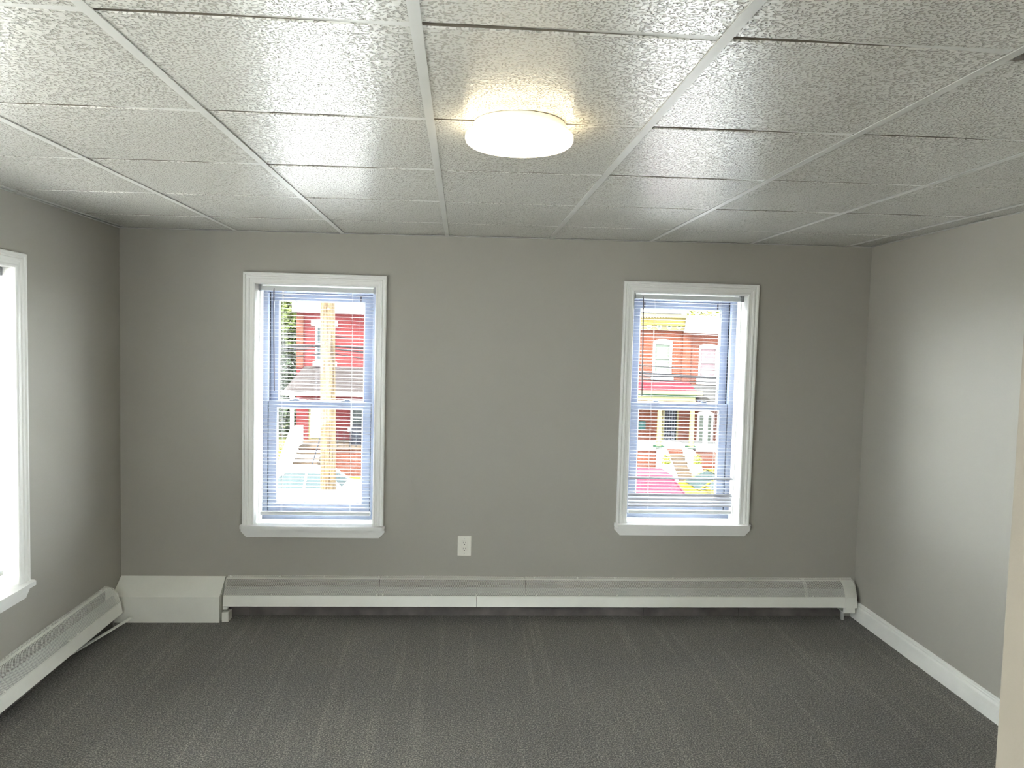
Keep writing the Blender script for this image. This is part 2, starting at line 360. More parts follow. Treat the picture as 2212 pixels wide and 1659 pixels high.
for j in range(0, 5):
    y = GY + j * T
    for k, (xa, xb) in enumerate(xs):
        me = cl if k == 0 else (cr_ if k == len(xs) - 1 else ct)
        x = (xa + xb) / 2
        link('cross_tee', me, ceil, (x, y, CZ(x, y) + 0.0080), (0.0095, 0.00448, math.pi / 2))
def wall_angle(p0, p1, inward):      # L-shaped edge trim
    p0, p1 = Vector(p0), Vector(p1); d = (p1 - p0); n = Vector(inward) * 0.018
    m = MB(); up = Vector((0, 0, 0.02)); t = Vector((0, 0, 0.0015))
    m.loft([[p, p + n, p + n + t, p + t + n * 0.08, p + up + n * 0.08, p + up] for p in (p0, p1)])
    m.build('wall_angle', M['tee'], ceil)
zc = lambda x, y: CZ(x, y) - 0.0030
for (a, b, n) in (((XL + WL * (YB - 3), YB), (XR + WR * (YB - 3), YB), (0, -1, 0)),
                  ((XL + WL * (YP1 - 3), YP1), (XL + WL * (YB - 3), YB), (1, 0, 0)), ((XR + WR * (YP1 - 3), YP1), (XR + WR * (YB - 3), YB), (-1, 0, 0))):
    def fix(p):
        x, y = p
        if n[1]: y = YB + WB * x
        return (x, y, zc(x, y))
    wall_angle(fix(a), fix(b), n)

# ---------------------------------------------------------------- windows
CASE = [(0.0, 0.0), (0.0, 0.022), (0.004, 0.026), (0.012, 0.026), (0.016, 0.020), (0.022, 0.019), (0.026, 0.023), (0.034, 0.021), (0.038, 0.016), (0.050, 0.014), (0.058, 0.016), (0.064, 0.013), (0.066, 0.010), (0.066, 0.0)]
def window(name, w, label, loc, rz, cscale=1.0, mat=None):
    xc = (w['x0'] + w['x1']) / 2
    mt = mat or M['trim']
    root = thing(name, label, 'window', loc(xc), rz, kind='structure')
    a = (w['x1'] - w['x0']) / 2; zt, zs = w['zt'], w['zs']
    # casing: two sides and a head, mitred
    for sgn in (-1, 1):
        MB().loft([[(sgn * (a - d), -t, zs) for d, t in CASE], [(sgn * (a - d), -t, zt - d) for d, t in CASE]]).build('casing', mt, root)
    MB().loft([[(-(a - d), -t, zt - d) for d, t in CASE], [((a - d), -t, zt - d) for d, t in CASE]]).build('casing', mt, root)
    b = a - CW; zo = zt - CW             # clear opening
    for sgn in (-1, 1):
        x = sgn * b
        MB().box(min(x, x + sgn * 0.012), max(x, x + sgn * 0.012), -0.002, TH, zs, zo).build('jamb', mt, root)
        MB().cbox(min(x, x - sgn * 0.012), max(x, x - sgn * 0.012), 0.085, 0.125, zs, zo, 0.002).build('stop', mt, root)
    MB().box(-b - 0.012, b + 0.012, -0.002, TH, zo, zo + 0.012).build('head_jamb', mt, root)
    MB().cbox(-b + 0.012, b - 0.012, 0.085, 0.125, zo - 0.012, zo, 0.002).build('stop', mt, root)
    # stool with clipped horns, apron with clipped lower corners
    h = a + 0.010; c = 0.014
    MB().prism([(-h, 0.0), (-h, -0.034), (-h + c, -0.050), (h - c, -0.050), (h, -0.034), (h, 0.0), (b, 0.0), (b, 0.145), (-b, 0.145), (-b, 0.0)], 'z', zs - 0.020, zs).build('stool', mt, root)
    g = a + 0.008; z1, z0 = zs - 0.020, zs - 0.074
    MB().loft([[(-g, y, z1), (g, y, z1), (g, y, z0 + 0.034), (g - 0.032, y, z0), (-g + 0.032, y, z0), (-g, y, z0 + 0.034)] for y in (0.0, -0.016)]).build('apron', mt, root)
    # vinyl replacement unit
    f = 0.035
    for (p, q) in (((-b, -b + f), (zs, zo)), ((b - f, b), (zs, zo)), ((-b + f, b - f), (zo - 0.035, zo)), ((-b + f, b - f), (zs, zs + 0.045))):
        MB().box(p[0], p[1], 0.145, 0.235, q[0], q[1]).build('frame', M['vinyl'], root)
    for sgn in (-1, 1):                  # balance tracks
        x = sgn * (b - f)
        MB().box(min(x, x - sgn * 0.004), max(x, x - sgn * 0.004), 0.186, 0.192, zs + 0.045, zo - 0.035).build('track', M['dark'], root)
    st = 0.047; zm = w['zm']
    def sash(y0, y1, zlo, zhi, rb, rt):
        m = MB(); x = b - f - 0.004
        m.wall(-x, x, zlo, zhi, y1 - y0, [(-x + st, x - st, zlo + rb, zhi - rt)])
        m.v = [(p[0], p[1] + y0, p[2]) for p in m.v]
        s = m.build('sash', M['vinyl'], root)
        gx = x - st; bd = 0.008
        bm = MB().wall(-gx, gx, zlo + rb, zhi - rt, 0.006, [(-gx + bd, gx - bd, zlo + rb + bd, zhi - rt - bd)])
        bm.v = [(p[0], p[1] + y0 + 0.008, p[2]) for p in bm.v]
        bm.build('glazing_bead', M['trim'], s)
        MB().box(-gx, gx, (y0 + y1) / 2 - 0.002, (y0 + y1) / 2 + 0.002, zlo + rb, zhi - rt).build('pane', M['glass'], s)
        return s
    up = sash(0.192, 0.224, zm - 0.018, zo - 0.036, 0.036, 0.045)
    for dx in (-0.235, 0.235): MB().cbox(dx - 0.004, dx + 0.004, 0.188, 0.193, zo - 0.078, zo - 0.044, 0.001).build('tilt_latch', M['wand'], up)
    lo = sash(0.154, 0.186, zs + 0.046, zm + 0.018, 0.050, 0.036)
    for dx in (-0.155, 0.155):           # sash locks
        MB().cbox(dx - 0.032, dx + 0.032, 0.158, 0.184, zm + 0.018, zm + 0.027, 0.003).cbox(dx - 0.010, dx + 0.024, 0.160, 0.176, zm + 0.027, zm + 0.034, 0.002).build('sash_lock', M['vinyl'], lo)
    return root
w1 = window('window_1', W1, 'white cased sash window looking onto the utility pole and red house', lambda x: FB(x), rzB)
w2 = window('window_2', W2, 'white cased sash window looking onto the two brick row houses', lambda x: FB(x), rzB)
window('added_window_4', W4, 'added unseen white sash window beside the opening, to light the plain wall', lambda y: FL(y), rzL)  # added out of view to brighten the right wall and ceiling
window('added_window_5', W5, 'widest added unseen white sash window, behind the stub wall, for side light', lambda x: FR(-x), rzR)  # unseen, put in to throw daylight onto the left wall
window('added_window_7', W7, 'added unseen white sash window in the rear wall, for frontal light', lambda x: (-x, YREAR, 0), math.pi)  # unseen extra window, lifts the back wall from the front
window('added_window_6', W6, 'wide added unseen white sash window behind the opening, for more daylight', lambda y: FL(y), rzL)  # added behind the camera as another daylight source
w3 = window('window_3', W3, 'white cased sash window above the shorter heater run', lambda y: FL(y), rzL)

# ---------------------------------------------------------------- mini blinds
def slat_mesh(half, tilt=0.0):
    m = MB(); n = 5; wdt = 0.025; rings = []
    for x in (-half, half):
        top = []; bot = []
        for k in range(n):
            s_ = (k / (n - 1) - 0.5); y = s_ * wdt; z = 0.0014 * (1 - (2 * s_) ** 2)
            ca, sa = math.cos(tilt), math.sin(tilt)
            top.append((x, y * ca - (z + .0004) * sa, y * sa + (z + .0004) * ca)); bot.append((x, y * ca - z * sa, y * sa + z * ca))
        rings.append(top + bot[::-1])
    m.loft(rings); return m.mesh('slat', M['slat'], 40)
def blind(w, label, loc, rz, wand_dx, zbot, tilts=None, droop=0.0, gap=0.016):
    xc = (w['x0'] + w['x1']) / 2; b = (w['x1'] - w['x0']) / 2 - CW; zo = w['zt'] - CW
    root = thing('window_blind', label, 'blind', loc(xc), rz)
    hw = b - gap; yc = 0.060
    MB().cbox(-hw, hw, yc - 0.014, yc + 0.014, zo - 0.034, zo - 0.007, 0.002).build('headrail', M['rail'], root)
    for sgn in (-1, 1):
        MB().cbox(sgn * (hw + 0.004) - 0.008, sgn * (hw + 0.004) + 0.008, yc - 0.018, yc + 0.018, zo - 0.037, zo, 0.002).build('bracket', M['slat'], root)
    ztop = zo - 0.052; z = ztop; flat = slat_mesh(hw - 0.004); nsl = 0; tm_ = {}
    zs_ = []
    pitch = 0.0213
    while z > zbot + 0.020: zs_.append(z); z -= pitch
    N = len(zs_)
    for k, zz in enumerate(zs_):
        t = (tilts or {}).get(k - N, 0.0)
        if t and t not in tm_: tm_[t] = slat_mesh(hw - 0.004, t)
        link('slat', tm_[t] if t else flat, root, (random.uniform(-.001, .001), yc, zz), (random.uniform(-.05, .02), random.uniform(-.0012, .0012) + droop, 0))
    MB().cbox(-hw + 0.004, hw - 0.004, yc - 0.012, yc + 0.012, zbot - 0.011, zbot + 0.011, 0.003).build('bottom_rail', M['rail'], root)
    for dx in (-0.204, 0.204):
        for dy in (-0.0125, 0.0125):
            MB().tube([(dx, yc + dy, zo - 0.03), (dx, yc + dy, zbot)], 0.0006, 5).build('ladder_cord', M['cord'], root)
    MB().tube([(wand_dx, yc - 0.022, zo - 0.030), (wand_dx + 0.004, yc - 0.030, zo - 0.33), (wand_dx + 0.009, yc - 0.032, zo - 0.625)], 0.0036, 6).build('wand', M['wand'], root, 60)
    MB().tube([(wand_dx, yc - 0.010, zo - 0.022), (wand_dx, yc - 0.022, zo - 0.024), (wand_dx, yc - 0.022, zo - 0.040)], 0.0022, 6).build('wand_hook', M['wand'], root)
    return root
random.seed(3)
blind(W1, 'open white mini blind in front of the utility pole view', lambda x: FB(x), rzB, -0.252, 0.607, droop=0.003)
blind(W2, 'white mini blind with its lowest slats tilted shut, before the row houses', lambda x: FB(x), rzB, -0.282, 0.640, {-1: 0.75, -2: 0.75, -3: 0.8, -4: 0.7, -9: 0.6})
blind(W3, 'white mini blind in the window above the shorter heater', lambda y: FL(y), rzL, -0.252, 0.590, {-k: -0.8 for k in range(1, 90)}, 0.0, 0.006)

# ---------------------------------------------------------------- ceiling lamp
def lamp(label, x, y, z, group=None):
    root = thing('ceiling_lamp', label, 'ceiling lamp', (x, y, z), group=group)
    MB().lathe([(0.001, 0.004), (0.128, 0.004), (0.131, 0.0), (0.131, -0.024), (0.128, -0.026), (0.001, -0.026)], 56).build('base', M['lampbase'], root, 40)
    prof = [(0.001, -0.022), (0.136, -0.022), (0.146, -0.024), (0.151, -0.029), (0.152, -0.038), (0.149, -0.046), (0.141, -0.052), (0.125, -0.056), (0.09, -0.059), (0.05, -0.0605), (0.001, -0.061)]
    MB().lathe(prof, 64).build('diffuser', M['lampglow'], root, 50)
    return root
lamp('round white flush ceiling lamp, switched on, between the textured tiles', 0.147, 2.075, CZ(0.147, 2.075) - 0.004)
lamp('added unseen round flush ceiling lamp behind the opening, for fill light', 0.15, -1.1, TOP - 0.003)  # invented lamp out of view, adds fill from behind the camera

# ---------------------------------------------------------------- right baseboard
bb = [(0, 0), (0, 0.112), (-0.006, 0.112), (-0.009, 0.109), (-0.009, 0.103), (-0.013, 0.100), (-0.013, 0.094), (-0.010, 0.091), (-0.017, 0.086), (-0.019, 0.082), (-0.019, 0)]
stc(MB().prism(bb, 'x', -(YB + 0.02), -(YP1 - 0.005)).build('baseboard_right', M['trim_rough'], loc=FR(0), rot=(0, 0, rzR)), 'white moulded wooden baseboard along the plain grey wall', 'baseboard')

# ---------------------------------------------------------------- outlet
ol = thing('wall_outlet', 'white duplex power outlet with cover plate, between the two windows', 'outlet', FB(0.0395, 0.4315), rzB)
MB().cbox(-0.0415, 0.0415, -0.006, 0.0005, -0.0625, 0.0625, 0.003).build('cover_plate', M['plate'], ol)
rc = MB().cbox(-0.0165, 0.0165, -0.0085, -0.004, -0.0335, 0.0335, 0.0015).build('receptacle', M['plate'], ol)
for dz in (0.018, -0.018):
    for dx in (-0.0065, 0.0065): MB().box(dx - 0.0012, dx + 0.0012, -0.0089, -0.008, dz - 0.001, dz + 0.008).build('slot', M['heater_in'], rc)
    MB().prism([(0.003 * math.cos(t), dz - 0.008 + 0.003 * math.sin(t)) for t in (k * math.pi / 5 for k in range(10))], 'y', -0.0089, -0.008).build('ground_hole', M['dark'], rc)
for dz in (0.0445, -0.0445): MB().prism([(0.0025 * math.cos(t), dz + 0.0025 * math.sin(t)) for t in (k * math.pi / 5 for k in range(10))], 'y', -0.0068, -0.005).build('screw', M['steel'], ol)

# ---------------------------------------------------------------- baseboard heaters with expanded metal mesh
# profile of mesh: (distance from wall, z)
PROF = [(0.000, 0.243), (0.004, 0.238), (0.020, 0.236), (0.040, 0.231), (0.056, 0.218), (0.068, 0.198), (0.077, 0.174), (0.084, 0.144)]
def prof_at(s):
    seg = []
    for a, b in zip(PROF, PROF[1:]): seg.append(math.hypot(b[0] - a[0], b[1] - a[1]))
    for (a, b, l) in zip(PROF, PROF[1:], seg):
        if s <= l: return (a[0] + (b[0] - a[0]) * s / l, a[1] + (b[1] - a[1]) * s / l, (b[0] - a[0]) / l, (b[1] - a[1]) / l)
        s -= l
    a, b, l = PROF[-2], PROF[-1], seg[-1]
    return (b[0], b[1], (b[0] - a[0]) / l, (b[1] - a[1]) / l)
PLEN = sum(math.hypot(b[0] - a[0], b[1] - a[1]) for a, b in zip(PROF, PROF[1:]))
def mesh_grille(x0, x1, parent, lift=0.0, wave=0.0012, ph=0.0):
    dx, s = 0.0052, 0.0040; hw, ht = 0.0011, 0.0008
    nx = max(2, int((x1 - x0) / dx)); dx = (x1 - x0) / nx; nr = int(PLEN / s)
    vs = []; fs = []
    P = [prof_at(k * s) for k in range(nr + 1)]
    for r_ in range(nr):
        for j in range(nx + 1):
            k = r_ + ((j + r_) % 2); off, z, to, tz = P[k]
            x = x0 + j * dx; w_ = lift + wave * math.sin(x * 9 + ph) * min(1, k / 6)
            no, nz_ = -tz, to          # outward normal in (off,z)
            if no < 0: no, nz_ = -no, -nz_
            o_, z_ = off + no * w_, z + nz_ * w_ + (0.0022 * math.sin(x * 5.1 + ph) if k < 3 else 0)
            n0 = len(vs)
            vs.append((x, -(o_ - to * hw), z_ - tz * hw)); vs.append((x, -(o_ + to * hw), z_ + tz * hw)); vs.append((x, -(o_ + no * ht), z_ + nz_ * ht))
            if j:
                a = n0 - 3
                fs += [(a, a + 1, n0 + 1, n0), (a + 1, a + 2, n0 + 2, n0 + 1), (a + 2, a, n0, n0 + 2)]
    m = MB(); m.v = vs; m.f = fs
    me = bpy.data.meshes.new('mesh_grille'); me.from_pydata(vs, [], fs); me.materials.append(M['heater']); me.update()
    return tag(link('mesh_grille', me, parent), 'expanded white metal mesh', kind='stuff')
def screw(x, off, z, parent):
    o = MB().lathe([(0.0005, 0.0034), (0.003, 0.003), (0.0048, 0.0016), (0.0052, 0.0), (0.0052, -0.004), (0.0005, -0.004)], 12).build('screw', M['heater'], parent, 50, (x, -off, z), (math.radians(72), 0, 0))
    return o
def heater_core(root, x0, x1, panels):
    # back plate, top hood strip, front panels, element
    MB().box(x0, x1, -0.0035, -0.0004, 0.001, 0.230).build('shade_back_plate', M['heater_in'], root)  # run down to the floor; dark colour paints in the shade below the panel
    MB().loft([[(x, -0.003, 0.231), (x, -0.016, 0.229), (x, -0.016, 0.227), (x, -0.003, 0.229)] for x in (x0, x1)]).build('hood', M['heater'], root)
    for (a, b) in panels:
        p = [(-0.0785, 0.150), (-0.0815, 0.146), (-0.0940, 0.088), (-0.086, 0.083), (-0.085, 0.086), (-0.0910, 0.090), (-0.0795, 0.1445), (-0.0765, 0.149)]
        MB().prism([(-0.044, 0.190), (-0.063, 0.151), (-0.0785, 0.147), (-0.0785, 0.145), (-0.0615, 0.149), (-0.042, 0.189)], 'x', a, b).build('damper', M['zinc'], root)
        MB().prism(p, 'x', a, b).build('front_panel', M['heater'], root)
    MB().tube([(x0, -0.040, 0.115), (x1, -0.040, 0.115)], 0.012, 10).build('pipe', M['copper'], root, 60)
    fm = MB(); n = int((x1 - x0 - 0.1) / 0.0085)
    for k in range(n):
        x = x0 + 0.05 + k * 0.0085; fm.box(x, x + 0.0006, -0.064, -0.012, 0.085, 0.148)
    tag(fm.build('fins', M['fin'], root), kind='stuff')
    x = x0 + 0.12
    while x < x1:
        MB().prism([(-0.004, 0.0), (-0.010, 0.0), (-0.010, 0.06), (-0.080, 0.080), (-0.080, 0.084), (-0.004, 0.075)], 'x', x, x + 0.012).build('bracket', M['heater_in'], root)
        x += 0.6
HX = lambda px: -0.782 + (px - 700) * 0.0028
h1 = thing('baseboard_heater', 'long white baseboard heater with mesh cover under both windows', 'heater', FB(0), rzB)
X0, X1 = -1.366, 2.474
heater_core(h1, X0, X1 - 0.06, [(X0 + 0.004, 0.118), (0.1205, X1 - 0.070)])
seams = [X0 + 0.004, -0.461, 0.412, HX(1752)]
for i_, (a, b) in enumerate(zip(seams, seams[1:])): mesh_grille(a + 0.0015, b - 0.0015, h1, 0.0015 * (i_ % 2), 0.0014, i_ * 2.1)
mesh_grille(HX(1742), X1 - 0.004, h1, 0.0055, 0.0010, 1.0)
for px in (489, 592, 702, 810, 823, 926, 1021, 1127, 1150, 1243, 1325, 1444, 1461, 1549, 1642, 1746, 1761): screw(HX(px), 0.083 + (0.005 if px > 1755 else 0.0015), 0.158, h1)
for px in (500, 602, 695, 811, 829, 907, 981, 1147, 1242, 1325, 1454, 1535, 1628, 1751, 1836): screw(HX(px), 0.010, 0.2415, h1)
# end piece with its lower lip and the little feet
MB().prism([(-0.004, 0.232), (-0.030, 0.230), (-0.056, 0.212), (-0.074, 0.180), (-0.088, 0.146), (-0.096, 0.085), (-0.093, 0.084), (-0.084, 0.144), (-0.070, 0.178), (-0.053, 0.209), (-0.029, 0.226), (-0.004, 0.229)], 'x', X1 - 0.078, X1 - 0.004).build('end_plate', M['heater'], h1)
MB().prism([(-0.086, 0.104), (-0.090, 0.052), (-0.086, 0.050), (-0.012, 0.056), (-0.012, 0.060), (-0.083, 0.056), (-0.081, 0.104)], 'x', X1 - 0.088, X1 - 0.014).build('end_lip', M['heater'], h1)
MB().tube([(X1 - 0.075, -0.055, -0.001), (X1 - 0.075, -0.055, 0.056)], 0.011, 12).build('riser_pipe', M['steel'], h1, 60)
MB().cbox(X0 + 0.002, X0 + 0.042, -0.106, -0.040, -0.001, 0.056, 0.003).build('foot', M['heater'], h1)
MB().cbox(X0 + 0.002, X0 + 0.030, -0.088, -0.060, 0.066, 0.082, 0.002).build('foot', M['heater'], h1)

h2 = thing('baseboard_heater', 'white baseboard heater with mesh cover ending in the room corner', 'heater', FL(0), rzL)
Y0, Y1 = 1.30, 4.175
heater_core(h2, Y0, Y1 - 0.012, [(Y0, Y1 - 0.006)])
for i_, (a, b) in enumerate(((Y0, 2.42), (2.42, 3.655), (3.655, Y1))): mesh_grille(a + 0.0015, b - 0.0015, h2, 0.002 * (i_ % 2), 0.0016, i_ * 1.7)
for yy in (4.13, 3.70, 3.62, 3.10, 2.6, 2.45, 2.36): screw(yy, 0.084, 0.158, h2); screw(yy - 0.03, 0.010, 0.2415, h2)
# rounded end cap
MB().prism([(-0.002, 0.230), (-0.030, 0.228), (-0.053, 0.211), (-0.070, 0.180), (-0.084, 0.144), (-0.0945, 0.088), (-0.066, 0.060), (-0.002, 0.060)], 'x', Y1 - 0.008, Y1 - 0.004).build('end_cap', M['heater'], h2)
MB().prism([(-0.010, 0.0), (-0.060, 0.0), (-0.060, 0.062), (-0.010, 0.062)], 'x', Y1 - 0.05, Y1 - 0.03).build('foot', M['heater_in'], h2)

# ---------------------------------------------------------------- boxed-in corner cover
bx = thing('pipe_cover_box', 'white boxed pipe cover with sloping top in the corner between both heaters', 'pipe cover', FB(0), rzB)
bp = [(-0.0005, 0.000), (-0.0005, 0.238), (-0.006, 0.239), (-0.118, 0.154), (-0.120, 0.150), (-0.120, 0.002)]
BX0 = XL + WL * (YB - 3) + 0.003
MB().prism([(-0.0005, 0.226), (-0.0005, 0.238), (-0.006, 0.239), (-0.118, 0.154), (-0.114, 0.146)], 'x', BX0, X0 - 0.006).build('top_board', M['box'], bx)
MB().prism([(-0.120, 0.001), (-0.120, 0.1525), (-0.117, 0.1535), (-0.108, 0.147), (-0.108, 0.001)], 'x', BX0, X0 - 0.006).build('front_board', M['box'], bx)
MB().prism([(-0.0005, 0.001), (-0.0005, 0.228), (-0.108, 0.147), (-0.108, 0.001)], 'x', X0 - 0.018, X0 - 0.007).build('end_board', M['box'], bx)
# loose strip under the shorter heater
ls = MB().prism([(-0.009, -0.0025), (0.009, -0.0025), (0.009, 0.0015), (0.006, 0.0025), (-0.009, 0.0025)], 'y', 0, 1)
pA, pB = Vector((-1.962, 3.78, 0.020)), Vector((-1.838, 4.178, 0.056))
d_ = pB - pA; ln = d_.length
ls.v = [(p[0], p[1] * ln, p[2]) for p in ls.v]
o = ls.build('loose_trim_strip', M['heater'], None, None, pA, (math.atan2(d_.z, math.hypot(d_.x, d_.y)), 0, -math.atan2(d_.x, d_.y)))
tag(o, 'thin loose white trim strip poking out under the shorter heater', 'trim strip')

# ================================================================== OUTSIDE
G = -3.95                                # street level below the room floor
FY = 32.0                                # facade line across the street
stc(MB().box(-60, 70, YB + TH, 80, G - 0.5, G - 0.12).build('ground', M['asphalt']), 'pale asphalt street', 'street')
stc(MB().box(-60, 70, 4.7, 13.6, G - 0.3, G).build('sidewalk_near', M['concrete']), 'concrete sidewalk on the near side of the street', 'sidewalk')
stc(MB().box(-60, 70, 25.6, 28.0, G - 0.3, G).build('sidewalk_far', M['concrete']), 'concrete sidewalk before the houses across the street', 'sidewalk')
stc(MB().box(-60, 70, 28.0, 62, G - 0.3, G + 0.02).build('lawn', M['grass']), 'yellow-green lawn before the houses', 'lawn')
stc(MB().box(-60, -2.4, -30, 4.7, G - 0.3, G).build('side_yard', M['concrete']), 'pale paved yard beside the house', 'yard')
# white coated porch roof just below the windows
pr = MB().loft([[(-3.2, 4.60, 0.40), (3.6, 4.60, 0.40), (3.6, 4.60, 0.30), (-3.2, 4.60, 0.30)], [(-3.2, 6.9, 0.222), (3.6, 6.9, 0.246), (3.6, 6.9, 0.12), (-3.2, 6.9, 0.12)]]).build('porch_roof', M['roof_white'])
stc(pr, 'white coated porch roof below the two windows', 'roof')

# ---- utility pole and cables
PY = 13.0
pb, pt_ = at(709, 1055, PY), at(708, 660, PY)
tilt = (pt_.x - pb.x) / (pt_.z - pb.z)
pole = thing('utility_pole', 'tall weathered wooden utility pole in front of the red house', 'pole', (pb.x + tilt * (G - pb.z), PY, G))
H = 9.6
MB().tube([(tilt * h, 0, h) for h in (0, 1.5, 3, 4.5, 6, 7.5, 9, H)], [0.150, 0.142, 0.136, 0.130, 0.125, 0.120, 0.115, 0.112], 18).build('shaft', M['pole'], pole, 60)
for (px, py) in ((709, 667), (698, 741), (694, 690)):
    q = at(px, py, PY - 0.13) - pole.location
    MB().lathe([(0.001, 0.02), (0.012, 0.018), (0.018, 0.0), (0.001, 0.0)], 8).build('bolt', M['bark'], pole, None, (q.x, -0.125, q.z), (math.radians(90), 0, 0))
def cable(pts, rad, label):
    P_ = []
    for a, b in zip(pts, pts[1:]):
        a, b = Vector(a), Vector(b)
        for k in range(8):
            t = k / 8; P_.append(a.lerp(b, t))
    P_.append(Vector(pts[-1]))
    o = MB().tube(P_, rad, 6).build('cable', M['cable'], None, 60)
    return tag(o, label, 'cable', 'cables strung from the utility pole')
zp = lambda py: at(708, py, PY).z
px_ = at(708, 750, PY).x
for (pl, pp, pr1, prm, pr2, rad, cab) in (
        (725, 726, 729, 790, 800, 0.010, 'thin topmost black cable strung along the street from the utility pole'),
        (749, 747, 748, 806, 816, 0.020, 'thickest black cable strung along the street from the utility pole'),
        (757, 752, 757, 812, 817, 0.016, 'black cable strung just under the thickest one on the utility pole'),
        (775, 762, 771, 820, 826, 0.010, 'thin lowest black cable strung along the street from the utility pole')):
    L0 = at(600, pl, PY + 0.05); L1 = at(786, pr1 + 4, PY + 0.05); R0 = at(1392, prm, PY + 0.05); R1 = at(1551, pr2, PY + 0.05)
    C0 = Vector((px_, PY + 0.05, zp(pp)))
    # sagging spans to poles further along the street
    end = Vector((px_ + 34, PY + 0.05, C0.z + 0.2)); start = Vector((px_ - 30, PY + 0.05, C0.z + 0.2))
    pts = [start, start.lerp(C0, 0.5) - Vector((0, 0, 0.5)), L0, C0, L1, R0, R1, R1.lerp(end, 0.5) - Vector((0, 0, 0.25)), end]
    cable(pts, rad, cab)

# ---- houses
def fx(px, py, y=FY): p = at(px, py, y); return p.x, p.z
def bxp(name, mat, root, px0, px1, py0, py1, y0, y1, ref=None):      # part between pixel columns/rows of the facade, real depth y0..y1
    r_ = FY if ref is None else ref
    cxm, cym = (px0 + px1) / 2, (py0 + py1) / 2
    x0, x1 = at(px0, cym, r_).x, at(px1, cym, r_).x; z1, z0 = at(cxm, py0, r_).z, at(cxm, py1, r_).z
    return MB().box(x0, x1, y0, y1, z0, z1).build(name, mat, root)
def house(name, label, x0, x1, ztop, mat, holes, depth=9.0):
    root = thing(name, label, 'house', (0, 0, 0))
    m = MB().wall(x0, x1, G, ztop, 0.35, holes); m.v = [(p[0], p[1] + FY, p[2]) for p in m.v]
    m.build('front_wall', mat, root)
    MB().box(x0, x0 + 0.3, FY + 0.35, FY + depth, G, ztop).build('side_wall', mat, root)
    MB().box(x1 - 0.3, x1, FY + 0.35, FY + depth, G, ztop).build('side_wall', mat, root)
    MB().box(x0 + 0.3, x1 - 0.3, FY + depth - 0.3, FY + depth, G, ztop).build('back_wall', mat, root)
    MB().box(x0, x1, FY + 0.3, FY + depth, ztop, ztop + 0.15).build('roof', M['shingle2'], root)
    return root
def rect(px0, px1, py0, py1):
    a = at((px0 + px1) / 2, py0, FY); b = at((px0 + px1) / 2, py1, FY)
    return (at(px0, (py0 + py1) / 2, FY).x, at(px1, (py0 + py1) / 2, FY).x, b.z, a.z)
def far_window(root, h, frame_mat, pane_mat, fw=0.09, arch=0.0, rail=True):
    x0, x1, z0, z1 = h
    m = MB().wall(x0, x1, z0, z1, 0.12, [(x0 + fw, x1 - fw, z0 + fw, z1 - fw)]); m.v = [(p[0], p[1] + FY - 0.03, p[2]) for p in m.v]
    w = m.build('window', frame_mat, root)
    MB().box(x0 + fw, x1 - fw, FY + 0.04, FY + 0.07, z0 + fw, z1 - fw).build('pane', pane_mat, w)
    if rail: MB().box(x0 + fw, x1 - fw, FY - 0.01, FY + 0.05, (z0 + z1) / 2 - 0.03, (z0 + z1) / 2 + 0.03).build('meeting_rail', frame_mat, w)
    if arch:
        n = 10; c = (x0 + x1) / 2; hw = (x1 - x0) / 2
        pts = [(x1, z1 - 0.01), (x0, z1 - 0.01)] + [(c - hw * math.cos(math.pi * k / n), z1 + arch * math.sin(math.pi * k / n)) for k in range(n + 1)][0:]
        MB().prism([(c - hw * math.cos(math.pi * k / n), z1 + arch * math.sin(math.pi * k / n)) for k in range(n + 1)], 'y', FY - 0.04, FY + 0.1).build('arch_panel', frame_mat, w)
    return w

# house A: red painted brick behind the pole
xa0 = at(641, 740, FY).x; xa1 = xa0 + 7.2
zt = at(700, 679, FY).z
hA2 = rect(681, 724, 704, 781); hA1 = rect(757, 800, 880, 924); hAd = rect(666, 714, 872, 951)
A = house('brick_house', 'red painted brick house with white cornice and hipped porch roof behind the utility pole', xa0, xa1, zt + 0.8, M['brick_red'], [hA2, hA1, hAd], 5.5)
bxp('cornice', M['ext_white'], A, 636, 960, 634, 679, FY - 0.45, FY + 0.3)
MB().box(xa0 - 0.2, xa1 + 0.2, FY - 0.6, FY + 0.3, zt + 0.85, zt + 1.05).build('cornice_cap', M['ext_white'], A)
bxp('corner_pilaster', M['brick_orange2'], A, 641, 656, 679, 793, FY - 0.10, FY + 0.05)
far_window(A, hA2, M['ext_white'], M['ext_pane'])
bxp('lintel', M['ext_white'], A, 673, 730, 693, 704, FY - 0.10, FY + 0.05)
bxp('sill', M['ext_white'], A, 677, 728, 781, 791, FY - 0.14, FY + 0.05)
far_window(A, hA1, M['ext_white'], M['ext_pane'])
bxp('sill', M['ext_white'], A, 752, 804, 923, 933, FY - 0.14, FY + 0.05)
d_ = bxp('door', M['ext_cream'], A, 666, 714, 872, 951, FY + 0.02, FY + 0.10)
bxp('door_panel', M['ext_white'], d_, 671, 709, 880, 946, FY - 0.01, FY + 0.04)
